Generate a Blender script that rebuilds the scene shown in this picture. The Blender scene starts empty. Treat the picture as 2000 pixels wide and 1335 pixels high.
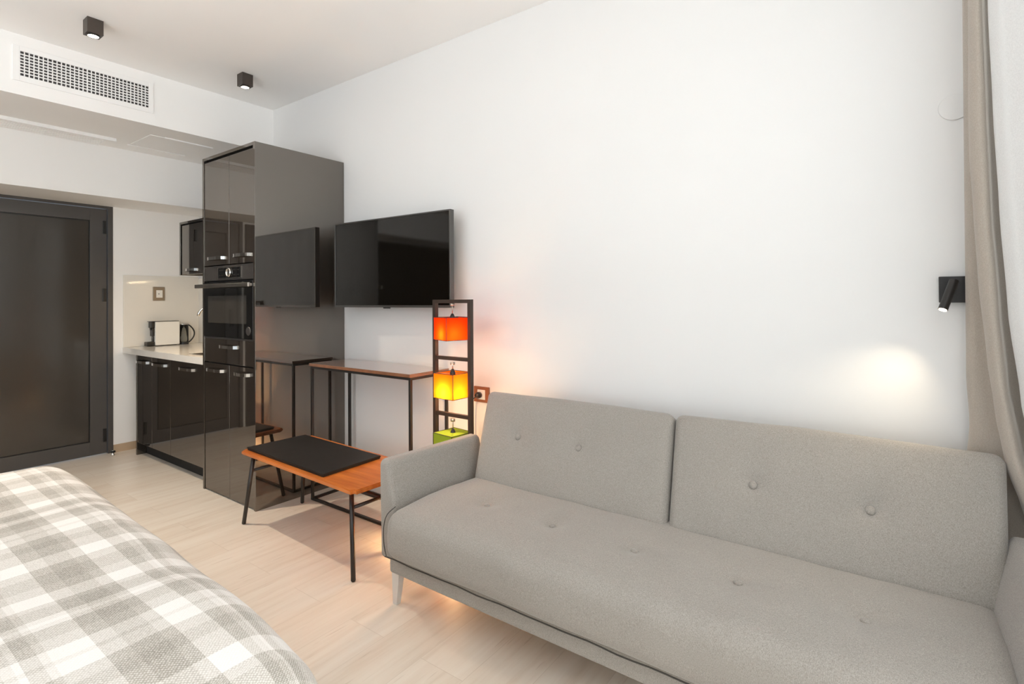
import bpy, bmesh, math, random
from mathutils import Vector, Matrix, noise
random.seed(4)
SC = bpy.context.scene
COL = SC.collection
PI = math.pi
# ------------------------------------------------------------------ camera
cd = bpy.data.cameras.new('camera'); cam = bpy.data.objects.new('camera', cd); COL.objects.link(cam)
FPX, YAW, CY, PIT, ROL = 1035.88, 0.630791, 579.16, -0.005813, -0.005733
_c, _s = math.cos(YAW), math.sin(YAW)
F = Vector((-_s*math.cos(PIT), _c*math.cos(PIT), -math.sin(PIT)))
RT = Vector((_c, _s, 0)); UP = RT.cross(F)
R2 = RT*math.cos(ROL)+UP*math.sin(ROL); U2 = UP*math.cos(ROL)-RT*math.sin(ROL)
cam.matrix_world = Matrix(((R2.x, U2.x, -F.x, 0), (R2.y, U2.y, -F.y, 0), (R2.z, U2.z, -F.z, 1.22), (0, 0, 0, 1)))
cd.sensor_width = 36; cd.lens = FPX/2000*36; cd.shift_y = (CY-667.5)/2000; cd.clip_start = .02
SC.camera = cam
# ------------------------------------------------------------------ world and lights
w = bpy.data.worlds.new('sky'); SC.world = w; w.use_nodes = True
bgn = w.node_tree.nodes['Background']; bgn.inputs[0].default_value = (.80, .88, 1, 1); bgn.inputs[1].default_value = 1.0
def area(name, loc, size, power, rot, col=(1, 1, 1), spread=PI):
    l = bpy.data.lights.new(name, 'AREA'); l.shape = 'RECTANGLE'; l.size, l.size_y = size; l.energy = power; l.color = col; l.spread = spread
    o = bpy.data.objects.new(name, l); COL.objects.link(o); o.location = loc; o.rotation_euler = rot
    return o
area('daylight_side_window', (.95, .05, 1.35), (3.2, 3.0), 410, (0, PI/2, 0), (.93, .965, 1))          # outside window_1
area('rear_fill_light', (-2.2, -2.75, 1.45), (3.4, 1.8), 44, (PI/2, 0, 0), (.96, .98, 1))       # added fill light outside added_rear_window
area('ceiling_fill_light', (-1.35, -.9, 1.3), (2.4, 1.4), 38, (PI, 0, 0), (.975, .985, 1))                      # added unseen fill light, bounced off the ceiling
def point(name, loc, power, col, r=.02):
    l = bpy.data.lights.new(name, 'POINT'); l.energy = power; l.color = col; l.shadow_soft_size = r
    o = bpy.data.objects.new(name, l); COL.objects.link(o); o.location = loc; return o
def spot(name, loc, target, power, ang, blend, col, r=.02):
    l = bpy.data.lights.new(name, 'SPOT'); l.energy = power; l.color = col; l.spot_size = ang; l.spot_blend = blend; l.shadow_soft_size = r
    o = bpy.data.objects.new(name, l); COL.objects.link(o); o.location = loc
    o.rotation_euler = (Vector(target)-Vector(loc)).to_track_quat('-Z', 'Y').to_euler(); return o
SC.view_settings.view_transform = 'Standard'; SC.view_settings.look = 'None'
SC.view_settings.exposure = 0.48; SC.view_settings.gamma = 1; SC.view_settings.use_curve_mapping = False
SC.cycles.max_bounces = 12; SC.cycles.diffuse_bounces = 8; SC.cycles.glossy_bounces = 5; SC.cycles.transmission_bounces = 8
SC.cycles.use_denoising = True
SC.cycles.caustics_reflective = False; SC.cycles.caustics_refractive = False
SC.cycles.sample_clamp_indirect = 6
# ------------------------------------------------------------------ materials
class NT:
    def __init__(s, name):
        s.m = bpy.data.materials.new(name); s.m.use_nodes = True; s.t = s.m.node_tree; s.n = s.t.nodes; s.n.clear()
        s.out = s.new('ShaderNodeOutputMaterial')
    def new(s, t, **k):
        n = s.n.new(t)
        for a, v in k.items(): setattr(n, a, v)
        return n
    def link(s, a, b): s.t.links.new(a, b)
    def val(s, sock, v):
        if isinstance(v, bpy.types.NodeSocket): s.link(v, sock)
        elif isinstance(v, (tuple, list)) and len(v) == 3 and sock.type == 'RGBA': sock.default_value = (*v, 1)
        else: sock.default_value = v
    def math(s, op, a, b=0.0, c=None):
        n = s.new('ShaderNodeMath', operation=op); s.val(n.inputs[0], a); s.val(n.inputs[1], b)
        if c is not None: s.val(n.inputs[2], c)
        return n.outputs[0]
    def coord(s, kind='Object', scale=(1, 1, 1), rot=(0, 0, 0)):
        t = s.new('ShaderNodeTexCoord'); m = s.new('ShaderNodeMapping'); m.inputs['Scale'].default_value = scale; m.inputs['Rotation'].default_value = rot
        s.link(t.outputs[kind], m.inputs[0]); return m.outputs[0]
    def noise(s, vec, scale, detail=3, rough=.5):
        n = s.new('ShaderNodeTexNoise'); n.inputs['Scale'].default_value = scale; n.inputs['Detail'].default_value = detail; n.inputs['Roughness'].default_value = rough
        s.link(vec, n.inputs['Vector']); return n.outputs[0]
    def ramp(s, fac, stops, interp='LINEAR'):
        n = s.new('ShaderNodeValToRGB'); r = n.color_ramp; r.interpolation = interp
        while len(r.elements) < len(stops): r.elements.new(0)
        for e, (p, c) in zip(r.elements, stops):
            e.position = p; e.color = (*c, 1) if not isinstance(c, (int, float)) else (c, c, c, 1)
        s.val(n.inputs[0], fac); return n.outputs[0]
    def mix(s, f, a, b, mode='MIX'):
        n = s.new('ShaderNodeMix', data_type='RGBA', blend_type=mode); s.val(n.inputs[0], f); s.val(n.inputs[6], a); s.val(n.inputs[7], b); return n.outputs[2]
    def bsdf(s, col=(.5, .5, .5), rough=.5, **k):
        b = s.new('ShaderNodeBsdfPrincipled'); s.val(b.inputs['Base Color'], col); s.val(b.inputs['Roughness'], rough)
        for a, v in k.items(): s.val(b.inputs[a.replace('_', ' ')], v)
        s.link(b.outputs[0], s.out.inputs[0]); return b
    def bump(s, b, h, strength=.2, dist=.002):
        n = s.new('ShaderNodeBump'); n.inputs['Strength'].default_value = strength; n.inputs['Distance'].default_value = dist
        s.link(h, n.inputs['Height']); s.link(n.outputs[0], b.inputs['Normal'])
M = {}
def plain(name, col, rough=.5, var=.04, scale=6, bump=0, bscale=60, **k):
    t = NT(name); v = t.coord(); n = t.noise(v, scale, 3)
    lo = tuple(c*(1-var) for c in col); hi = tuple(min(1, c*(1+var)) for c in col)
    b = t.bsdf(t.ramp(n, [(.3, lo), (.7, hi)]), rough, **k)
    if bump: t.bump(b, t.noise(v, bscale, 2), bump, .001)
    M[name] = t.m; return t.m
plain('plaster_white_lifted', (.90, .89, .875), .55, .008, 1.5, .06, 120)  # left wall and soffits: white lightened in place of stronger light there
plain('wall_paint_dimmed', (.735, .730, .722), .55, .008, 1.5, .06, 120)  # same white greyed, to hold back the light on the back wall
plain('ceiling_paint_lifted', (.885, .872, .858), .6, .008, 1.5, .05, 120)  # ceiling white lightened to stand in for more light overhead
plain('white_metal', (.89, .885, .875), .4, .01)
plain('dark_reflection', (.035, .026, .020), .5, .2)  # for the added panel that the television reflects
plain('sofa_seam', (.055, .048, .042), .9)
plain('duct_dark', (.05, .045, .045), .8)
plain('gloss_cabinet', (.022, .018, .015), .03, .02, 2, IOR=2.5, Specular_Tint=(1, .93, .85, 1))
plain('cabinet_edge', (.085, .080, .073), .25, .02, 2)
plain('cabinet_dark', (.012, .011, .010), .7)
plain('black_glass', (.006, .006, .006), .03, .02, IOR=1.5)
plain('dark_glass', (.035, .032, .028), .05, .02, IOR=1.5)
plain('black_plastic', (.012, .011, .010), .35)
plain('fixture_brown', (.05, .038, .03), .4, .06, 20)
plain('black_metal', (.018, .015, .013), .38, .06, 20)
plain('brown_metal', (.030, .018, .012), .45, .06, 20)
plain('door_metal', (.074, .067, .063), .38, .03, 3)
plain('door_panel', (.056, .049, .042), .14, .03, 2)
plain('chrome', (.78, .76, .72), .12, .02, Metallic=1)
plain('steel', (.45, .42, .38), .28, .04, 30, Metallic=1)
plain('dark_steel', (.085, .078, .075), .35, .04, 30, Metallic=.6)
plain('stone_top', (.80, .77, .72), .12, .02, 12)
plain('splash_glass', (.80, .77, .71), .06, .01)
plain('socket_bronze', (.22, .18, .135), .35, .05, Metallic=.4)
plain('outlet_copper', (.30, .12, .06), .4, .05, Metallic=.3)
plain('plastic_white', (.80, .79, .75), .35, .01)
plain('sconce_black', (.010, .008, .007), .45)
plain('leg_grey', (.62, .62, .61), .35, .02, Metallic=.1)
plain('tv_bezel', (.12, .115, .11), .3, .03, Metallic=.7)
plain('tv_screen', (.004, .003, .002), .06, .02, IOR=1.5)
plain('leather_black', (.013, .011, .010), .48, .25, 25, .35, 180)
plain('mattress_cloth', (.75, .74, .72), .9)
plain('bed_wood', (.30, .22, .15), .5, .2)
plain('skirting_wood', (.50, .37, .25), .45, .08, 8)
plain('console_laminate', (.24, .105, .055), .16, .15, 14, IOR=1.6, Coat_Weight=1.0, Coat_Roughness=.08)
plain('steel_sink', (.35, .33, .30), .3, Metallic=1)
def glassmat():
    t = NT('clear_glass'); g = t.new('ShaderNodeBsdfGlossy'); g.inputs['Roughness'].default_value = .03
    tr = t.new('ShaderNodeBsdfTransparent'); tr.inputs[0].default_value = (.86, .87, .86, 1)
    f = t.new('ShaderNodeFresnel'); f.inputs[0].default_value = 1.45; m = t.new('ShaderNodeMixShader')
    t.link(f.outputs[0], m.inputs[0]); t.link(tr.outputs[0], m.inputs[1]); t.link(g.outputs[0], m.inputs[2]); t.link(m.outputs[0], t.out.inputs[0]); M['clear_glass'] = t.m
glassmat()
def emit(name, col, st):
    t = NT(name); e = t.new('ShaderNodeEmission'); e.inputs[0].default_value = (*col, 1); e.inputs[1].default_value = st
    t.link(e.outputs[0], t.out.inputs[0]); M[name] = t.m
emit('lamp_lens', (1, .86, .66), 14); emit('sconce_lens', (1, .85, .65), 6); emit('led_strip', (1, .74, .42), 7); emit('bulb', (1, .6, .25), 10)
def floor_mat():
    t = NT('oak_floor'); v = t.coord('Object', rot=(0, 0, PI/2))
    br = t.new('ShaderNodeTexBrick'); t.link(v, br.inputs[0]); br.offset = .37; br.offset_frequency = 2
    for k, x in dict(Scale=1, Mortar_Size=.0012, Mortar_Smooth=.3, Bias=0, Brick_Width=1.28, Row_Height=.19).items(): br.inputs[k.replace('_', ' ')].default_value = x
    br.inputs['Color1'].default_value = (0, 0, 0, 1); br.inputs['Color2'].default_value = (1, 1, 1, 1); br.inputs['Mortar'].default_value = (.5, .5, .5, 1)
    sep = t.new('ShaderNodeSeparateXYZ'); t.link(v, sep.inputs[0])
    # stretched grain, shifted plank by plank
    cmb = t.new('ShaderNodeCombineXYZ'); t.link(t.math('MULTIPLY', sep.outputs[0], 1.3), cmb.inputs[0]); t.link(t.math('MULTIPLY', sep.outputs[1], 16), cmb.inputs[1])
    t.link(t.math('MULTIPLY', br.outputs[0], 9), cmb.inputs[2])
    g = t.noise(cmb.outputs[0], 1.6, 6, .62)
    cm2 = t.new('ShaderNodeCombineXYZ'); t.link(t.math('MULTIPLY', sep.outputs[0], .8), cm2.inputs[0]); t.link(t.math('MULTIPLY', sep.outputs[1], 3), cm2.inputs[1]); t.link(t.math('MULTIPLY', br.outputs[0], 5), cm2.inputs[2])
    g2 = t.noise(cm2.outputs[0], 1.7, 2)
    base = t.ramp(g, [(.28, (.60, .50, .40)), (.45, (.71, .625, .53)), (.6, (.76, .69, .60)), (.78, (.80, .745, .665))])
    base = t.mix(t.math('MULTIPLY', g2, .45), base, (.80, .755, .69))
    base = t.mix(.22, base, t.ramp(br.outputs[0], [(0, (.62, .50, .39)), (1, (.82, .76, .68))]))
    cm3 = t.new('ShaderNodeCombineXYZ'); t.link(t.math('MULTIPLY', sep.outputs[0], 5), cm3.inputs[0]); t.link(t.math('MULTIPLY', sep.outputs[1], 60), cm3.inputs[1])
    spk = t.noise(cm3.outputs[0], 1.1, 2)
    base = t.mix(t.ramp(spk, [(.66, 0), (.74, .35)]), base, (.42, .32, .24))
    base = t.mix(t.math('MULTIPLY', br.outputs['Fac'], .35), base, (.42, .33, .25))
    b = t.bsdf(base, .34); t.bump(b, g, .12, .001); M['oak_floor'] = t.m
floor_mat()
def fabric(name, a, b_, scale=260, rough=.95):
    t = NT(name); v = t.coord(); 
    w1 = t.noise(t.coord('Object', (1, 1, 3)), scale, 3, .8); w2 = t.noise(t.coord('Object', (3, 1, 1)), scale*.8, 2, .8); n3 = t.noise(v, 7, 3)
    f = t.math('ADD', t.math('MULTIPLY', w1, .5), t.math('MULTIPLY', w2, .5))
    c = t.ramp(f, [(.40, a), (.60, b_)])
    c = t.mix(t.math('MULTIPLY', n3, .18), c, tuple(x*.8 for x in a))
    bs = t.bsdf(c, rough, Sheen_Weight=.25, Sheen_Roughness=.5); t.bump(bs, f, .35, .0015); M[name] = t.m
fabric('sofa_fabric', (.215, .195, .174), (.375, .345, .312), 330)
fabric('drape_fabric', (.37, .325, .275), (.47, .42, .365), 320)
def wood(name, dark, light, rough, rot=(0, 0, 0)):
    t = NT(name); v = t.coord('Object', (2.2, 22, 8), rot); g = t.noise(v, 1.4, 5, .6)
    b = t.bsdf(t.ramp(g, [(.3, dark), (.7, light)]), rough, Coat_Weight=.25, Coat_Roughness=.25); t.bump(b, g, .08, .001); M[name] = t.m
wood('teak_top', (.40, .095, .014), (.66, .205, .036), .4)
def sheer():
    t = NT('sheer_cloth'); v = t.coord(); n = t.noise(v, 300, 2, .7)
    col = t.ramp(n, [(.3, (.80, .79, .78)), (.7, (.90, .89, .88))])
    d = t.new('ShaderNodeBsdfDiffuse'); t.link(col, d.inputs[0]); tl = t.new('ShaderNodeBsdfTranslucent'); t.link(col, tl.inputs[0])
    m = t.new('ShaderNodeMixShader'); m.inputs[0].default_value = .42; t.link(d.outputs[0], m.inputs[1]); t.link(tl.outputs[0], m.inputs[2])
    t.link(m.outputs[0], t.out.inputs[0]); M['sheer_cloth'] = t.m
sheer()
def shade(name, col, spot_col):
    t = NT(name); v = t.coord(); n = t.noise(v, 90, 4, .7)
    c = t.mix(t.math('MULTIPLY', n, .35), col, tuple(x*.7 for x in col))
    d = t.new('ShaderNodeBsdfDiffuse'); t.link(c, d.inputs[0]); tl = t.new('ShaderNodeBsdfTranslucent'); t.val(tl.inputs[0], spot_col)
    m = t.new('ShaderNodeMixShader'); m.inputs[0].default_value = .6; t.link(d.outputs[0], m.inputs[1]); t.link(tl.outputs[0], m.inputs[2])
    t.link(m.outputs[0], t.out.inputs[0]); M[name] = t.m
shade('shade_red', (.70, .015, .006), (.98, .045, .002)); shade('shade_orange', (.80, .14, .01), (.98, .25, .008)); shade('shade_green', (.30, .42, .07), (.35, .50, .05))
def plaid():
    t = NT('plaid_cotton'); tc = t.new('ShaderNodeUVMap'); tc.uv_map = 'weave'
    sp = t.new('ShaderNodeSeparateXYZ'); t.link(tc.outputs[0], sp.inputs[0])
    PX, PY = .727, .330
    fx = t.math('FRACT', t.math('DIVIDE', t.math('ADD', sp.outputs[0], 1.283+10*PX), PX))
    fy = t.math('FRACT', t.math('DIVIDE', t.math('ADD', sp.outputs[1], -.285+10*PY), PY))
    W, L, G, D = .73, .62, .47, .36
    sx = [(0, W), (.055, .62), (.075, W), (.135, G), (.19, D), (.25, G), (.335, W), (.415, G), (.47, D), (.56, G), (.625, W), (.70, G), (.73, D), (.80, L), (.825, W), (.845, L), (.87, D), (.94, G)]
    sy = [(0, W), (.19, G), (.30, D), (.45, G), (.525, W), (.70, G), (.80, L), (.85, W), (.88, G), (.96, L)]
    h = .055
    a = t.ramp(fx, [(p, v) for p, v in sx], 'CONSTANT'); b = t.ramp(fy, sy, 'CONSTANT')
    s = t.math('MULTIPLY', t.math('ADD', a, b), .5)
    sc = t.new('ShaderNodeVectorMath', operation='SCALE'); t.link(tc.outputs[0], sc.inputs[0]); sc.inputs['Scale'].default_value = 1
    mp = t.new('ShaderNodeMapping'); mp.inputs['Rotation'].default_value = (0, 0, .78); t.link(tc.outputs[0], mp.inputs[0])
    ck = t.new('ShaderNodeTexVoronoi'); ck.inputs['Scale'].default_value = 190; ck.inputs['Randomness'].default_value = .25; t.link(mp.outputs[0], ck.inputs['Vector'])
    wv = t.ramp(ck.outputs['Distance'], [(.18, 1.0), (.55, 0.0)])
    amp = t.math('SUBTRACT', .80, s)
    s2 = t.math('ADD', s, t.math('MULTIPLY', t.math('SUBTRACT', wv, .5), t.math('MULTIPLY', amp, .75)))
    n = t.noise(tc.outputs[0], 420, 2, .7); s3 = t.math('ADD', s2, t.math('MULTIPLY', t.math('SUBTRACT', n, .5), .16))
    col = t.ramp(s3, [(.12, (.20, .182, .155)), (.42, (.41, .382, .335)), (.62, (.66, .63, .59)), (.86, (.90, .89, .87))])
    bs = t.bsdf(col, .95, Sheen_Weight=.1); t.bump(bs, t.math('ADD', wv, n), .25, .001); M['plaid_cotton'] = t.m
plaid()
# ------------------------------------------------------------------ builders
def base_of(o):
    p = Vector((0, 0, 0))
    while o is not None: p += o.location; o = o.parent
    return p
def props(o, label=None, cat=None, group=None, kind=None):
    if label: o['label'] = label
    if cat: o['category'] = cat
    if group: o['group'] = group
    if kind: o['kind'] = kind
    return o
def thing(name, label, cat, loc, group=None):
    o = bpy.data.objects.new(name, None); COL.objects.link(o); o.location = loc; o.empty_display_size = .05
    return props(o, label, cat, group)
def obj(name, bm, mat, parent=None, smooth=False, xf=None, origin=None):
    """link a bmesh, given in world metres, as one mesh object"""
    if xf is not None: bmesh.ops.transform(bm, matrix=xf, verts=bm.verts)
    off = base_of(parent) if parent else Vector(origin or (0, 0, 0))
    bmesh.ops.translate(bm, vec=-off, verts=bm.verts)
    bmesh.ops.recalc_face_normals(bm, faces=bm.faces)
    me = bpy.data.meshes.new(name); bm.to_mesh(me); bm.free()
    for m in (mat if isinstance(mat, (list, tuple)) else [mat]): me.materials.append(M[m])
    if smooth:
        for p in me.polygons: p.use_smooth = True
    o = bpy.data.objects.new(name, me); COL.objects.link(o)
    if parent: o.parent = parent
    else: o.location = off
    return o
def struct(name, bm, mat, parent=None, **k):
    o = obj(name, bm, mat, parent, **k)
    if parent is None: o['kind'] = 'structure'
    return o
def B(*boxes, bevel=0, seg=2):
    bm = bmesh.new()
    for (x0, x1, y0, y1, z0, z1) in boxes: add_box(bm, x0, x1, y0, y1, z0, z1, bevel, seg)
    return bm
def add_box(bm, x0, x1, y0, y1, z0, z1, bevel=0, seg=2):
    r = bmesh.ops.create_cube(bm, size=1); vs = r['verts']
    for v in vs: v.co = Vector(((x0+x1)/2+v.co.x*(x1-x0), (y0+y1)/2+v.co.y*(y1-y0), (z0+z1)/2+v.co.z*(z1-z0)))
    if bevel:
        es = list({e for v in vs for e in v.link_edges})
        bmesh.ops.bevel(bm, geom=es, offset=bevel, segments=seg, affect='EDGES', profile=.5)
def add_tube(bm, pts, r, n=12, cap=True, sq=False):
    pts = [Vector(p) for p in pts]; rings = []
    rs = r if isinstance(r, (list, tuple)) else [r]*len(pts)
    up0 = None
    for i, p in enumerate(pts):
        d = (pts[min(i+1, len(pts)-1)]-pts[max(i-1, 0)]).normalized()
        if up0 is None: up0 = Vector((0, 0, 1)) if abs(d.z) < .9 else Vector((0, 1, 0))
        a = d.cross(up0).normalized(); b = a.cross(d).normalized(); up0 = b
        rings.append([bm.verts.new(p+(a*math.cos(t)+b*math.sin(t))*rs[i]) for t in [2*PI*k/n+(PI/4 if n == 4 else 0) for k in range(n)]])
    for q0, q1 in zip(rings, rings[1:]):
        for k in range(n): bm.faces.new((q0[k], q0[(k+1) % n], q1[(k+1) % n], q1[k]))
    if cap: bm.faces.new(rings[0][::-1]); bm.faces.new(rings[-1])
def T(*paths, r=.01, n=12):
    bm = bmesh.new()
    for p in paths: add_tube(bm, p, r, n)
    return bm
def add_lathe(bm, prof, c, axis='z', n=28, cap=True):
    c = Vector(c); rings = []
    for (r, h) in prof:
        ring = []
        for k in range(n):
            a = 2*PI*k/n; u, v = r*math.cos(a), r*math.sin(a)
            p = {'z': (u, v, h), 'y': (u, h, v), 'x': (h, u, v)}[axis]
            ring.append(bm.verts.new(c+Vector(p)))
        rings.append(ring)
    for q0, q1 in zip(rings, rings[1:]):
        for k in range(n): bm.faces.new((q0[k], q0[(k+1) % n], q1[(k+1) % n], q1[k]))
    if cap: bm.faces.new(rings[0]); bm.faces.new(rings[-1])
    else:
        for k in range(n): bm.faces.new((rings[-1][k], rings[-1][(k+1) % n], rings[0][(k+1) % n], rings[0][k]))
def LA(prof, c, axis='z', n=28, cap=True):
    bm = bmesh.new(); add_lathe(bm, prof, c, axis, n, cap); return bm
def loftgrid(fn, nu, nv, wrap=False):
    bm = bmesh.new(); g = [[bm.verts.new(fn(i/(nu-1), j/(nv-1))) for j in range(nv)] for i in range(nu)]
    for i in range(nu-1):
        for j in range(nv-1): bm.faces.new((g[i][j], g[i+1][j], g[i+1][j+1], g[i][j+1]))
    return bm
def softbox(x0, x1, y0, y1, z0, z1, r, step=.03, fn=None, rc=5, uv=False):
    """box with generous rounded edges and a dense skin, so that fn can press dimples and creases into it"""
    def ticks(a, b):
        n = max(2, int((b-a-2*r)/step)); t = [a+r*(1-math.cos(k/rc*PI/2))*0+r*k/rc for k in range(rc)]
        t += [a+r+(b-a-2*r)*k/n for k in range(n+1)]; t += [b-r+r*(k+1)/rc for k in range(rc)]
        return t
    X, Y, Z = ticks(x0, x1), ticks(y0, y1), ticks(z0, z1)
    bm = bmesh.new(); cache = {}
    lo = Vector((x0+r, y0+r, z0+r)); hi = Vector((x1-r, y1-r, z1-r)); lay = bm.loops.layers.uv.new('weave') if uv else None; uvs = {}
    def vert(i, j, k):
        key = (i, j, k)
        if key in cache: return cache[key]
        p = Vector((X[i], Y[j], Z[k])); q = Vector([min(max(p[a], lo[a]), hi[a]) for a in range(3)])
        d = p-q; nrm = d.normalized() if d.length > 1e-9 else Vector((0, 0, 1))
        # even out the rounding: angle follows the tick
        if d.length > 1e-9: p = q+nrm*r
        if fn: p = fn(p, nrm)
        v = bm.verts.new(p); cache[key] = v
        if uv:
            dz = z1-p.z; s = abs(nrm.x)+abs(nrm.y)+1e-6
            flat = 1 if (abs(nrm.x)+abs(nrm.y)) > .01 else 0
            uvs[v] = (p.x+dz*flat*nrm.x/s*(1 if abs(nrm.x) > .01 else 0), p.y+dz*flat*nrm.y/s)
        return v
    nx, ny, nz = len(X), len(Y), len(Z)
    def face(a, b, c, d):
        vs = [vert(*a), vert(*b), vert(*c), vert(*d)]
        if len(set(vs)) == 4: bm.faces.new(vs)
    for i in range(nx-1):
        for j in range(ny-1):
            for k in (0, nz-1): face((i, j, k), (i+1, j, k), (i+1, j+1, k), (i, j+1, k))
        for k in range(nz-1):
            for j in (0, ny-1): face((i, j, k), (i+1, j, k), (i+1, j, k+1), (i, j, k+1))
    for j in range(ny-1):
        for k in range(nz-1):
            for i in (0, nx-1): face((i, j, k), (i, j+1, k), (i, j+1, k+1), (i, j, k+1))
    if uv:
        for f in bm.faces:
            for l in f.loops: l[lay].uv = uvs[l.vert]
    return bm
def hash_noise(p, s, o=0): return noise.noise(Vector((p.x*s+o, p.y*s, p.z*s)))
# ------------------------------------------------------------------ measures of the room
WY = 2.225; CH = 2.697; DX = -5.163; SX = -3.904; BX = -4.695; SZ = 2.365; BZ = 1.993
RX = .62; FY = -2.45
# ------------------------------------------------------------------ shell
struct('floor', B((DX-.1, 1.0, FY-.1, WY+.1, -.08, 0)), 'oak_floor')
struct('ceiling', B((DX-.1, 1.0, FY-.1, WY+.1, CH, CH+.1)), 'ceiling_paint_lifted')
struct('wall_back', B((DX-.1, RX+.12, WY, WY+.12, 0, CH)), 'wall_paint_dimmed')
DY0, DY1 = .60, 1.569
struct('wall_left', B((DX-.12, DX, DY1, WY, 0, CH), (DX-.12, DX, FY, DY0, 0, CH), (DX-.12, DX, DY0, DY1, BZ+.012, CH)), 'plaster_white_lifted')
wy0, wy1, wz0, wz1 = -1.7, 1.78, .12, 2.55
struct('wall_right', B((RX, RX+.12, wy1, WY, 0, CH), (RX, RX+.12, FY, wy0, 0, CH), (RX, RX+.12, wy0, wy1, wz1, CH), (RX, RX+.12, wy0, wy1, 0, wz0)), 'wall_paint_dimmed')
vx0, vx1, vz0, vz1 = -3.8, .3, .3, 2.6
struct('wall_front', B((DX-.1, vx0, FY-.12, FY, 0, CH), (vx1, RX+.12, FY-.12, FY, 0, CH), (vx0, vx1, FY-.12, FY, vz1, CH), (vx0, vx1, FY-.12, FY, 0, vz0)), 'wall_paint_dimmed')
for nm, rect, ax in (('window_1', (wy0, wy1, wz0, wz1), 'x'), ('added_rear_window', (vx0, vx1, vz0, vz1), 'y')):  # the rear one is unseen, added for its fill light
    a0, a1, b0, b1 = rect; t = .05; mid = (a0+a1)/2
    def q(u0, u1, z0, z1, d0=.03, d1=.08):
        return (RX+d0, RX+d1, u0, u1, z0, z1) if ax == 'x' else (u0, u1, FY-d1, FY-d0, z0, z1)
    fr = struct(nm, B(q(a0, a0+t, b0, b1), q(a1-t, a1, b0, b1), q(a0+t, a1-t, b0, b0+t), q(a0+t, a1-t, b1-t, b1), q(mid-t/2, mid+t/2, b0+t, b1-t)), 'door_metal')
    obj('window_pane', B(q(a0+t, mid-t/2, b0+t, b1-t, .05, .056)), 'clear_glass', fr); obj('window_pane', B(q(mid+t/2, a1-t, b0+t, b1-t, .05, .056)), 'clear_glass', fr)
# dropped soffit with duct and the beam over the door
struct('trim_1', B((BX, SX, FY, WY, SZ, CH)), 'plaster_white_lifted')
struct('trim_2', B((DX, BX, FY, WY, BZ, CH)), 'plaster_white_lifted')
struct('baseboard_left', B((DX, DX+.012, DY1, WY, 0, .062)), 'skirting_wood')
struct('baseboard_back', B((-3.0, RX, WY-.012, WY, 0, .062)), 'wall_paint_dimmed')
struct('added_dark_panel', B((DX, DX+.02, FY+.02, .58, 0, BZ-.02)), 'dark_reflection')  # unseen, added to darken the reflection in the television screen
# ------------------------------------------------------------------ grey door
dr = struct('door_1', B((DX-.07, DX+.004, DY1-.035, DY1, 0, BZ), (DX-.07, DX+.004, DY0, DY0+.035, 0, BZ), (DX-.07, DX+.004, DY0+.035, DY1-.035, BZ-.02, BZ), bevel=.002), 'door_metal')
a, b, c, d = DY0+.04, DY1-.04, .008, BZ-.026
ly0, ly1, lz0, lz1 = a+.11, 1.42, .113, 1.87
obj('door_leaf', B((DX-.06, DX-.008, ly1, b, c, d), (DX-.06, DX-.008, a, ly0, c, d), (DX-.06, DX-.008, ly0, ly1, c, lz0), (DX-.06, DX-.008, ly0, ly1, lz1, d), bevel=.0015), 'door_metal', dr)
obj('door_panel', B((DX-.05, DX-.012, ly0+.008, ly1-.008, lz0+.008, lz1-.008), bevel=.002), 'door_panel', dr)
obj('gasket', B((DX-.052, DX-.018, ly0, ly0+.008, lz0, lz1), (DX-.052, DX-.018, ly1-.008, ly1, lz0, lz1), (DX-.052, DX-.018, ly0+.008, ly1-.008, lz0, lz0+.008), (DX-.052, DX-.018, ly0+.008, ly1-.008, lz1-.008, lz1)), 'black_plastic', dr)
for z in (.10, 1.225, 1.77): obj('hinge', B((DX-.009, DX+.004, 1.503, 1.523, z, z+.105), bevel=.002), 'black_plastic', dr)
hd = obj('door_handle', B((DX-.01, DX+.002, DY0+.075, DY0+.11, .98, 1.14), bevel=.002), 'black_plastic', dr)
ds = thing('door_stop', 'small chrome and black door stop on the floor at the grey door jamb', 'door stop', (-5.06, 1.535, 0))
obj('post', LA([(.013, 0), (.013, .012), (.008, .016), (.008, .04), (.011, .042)], (-5.06, 1.535, 0), n=20), 'chrome', ds, True)
obj('bumper', LA([(.016, .024), (.018, .028), (.018, .036), (.015, .04)], (-5.06, 1.535, 0), n=20), 'black_plastic', ds, True)
# ------------------------------------------------------------------ ceiling spots
for i, (x, y, lb) in enumerate(((-3.405, .95, 'black cube ceiling spotlight nearer the camera, above the grid vent'), (-3.435, 1.765, 'black cube ceiling spotlight nearer the tall cabinet and far from the vent'))):
    s = .031
    tg = thing('ceiling_spotlight', lb, 'ceiling light', (x, y, CH), 'black cube spotlights on the ceiling')
    bm = B((x-s-.004, x+s+.004, y-s-.004, y+s+.004, CH-.078, CH), bevel=.0015); obj('housing', bm, 'fixture_brown', tg)
    obj('lens', LA([(.0, -.001), (.024, -.001), (.024, -.004), (.0, -.004)], (x, y, CH-.078), n=24), 'lamp_lens', tg)
    obj('ring', LA([(.0245, 0), (.028, 0), (.028, -.006), (.0245, -.006)], (x, y, CH-.078), n=24, cap=False), 'black_plastic', tg)
    spot('spotlight_beam', (x, y, CH-.09), (x, y, 0), (95, 26)[i], (2.0, 1.15)[i], 1, (1, .82, .62), .025)
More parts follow.
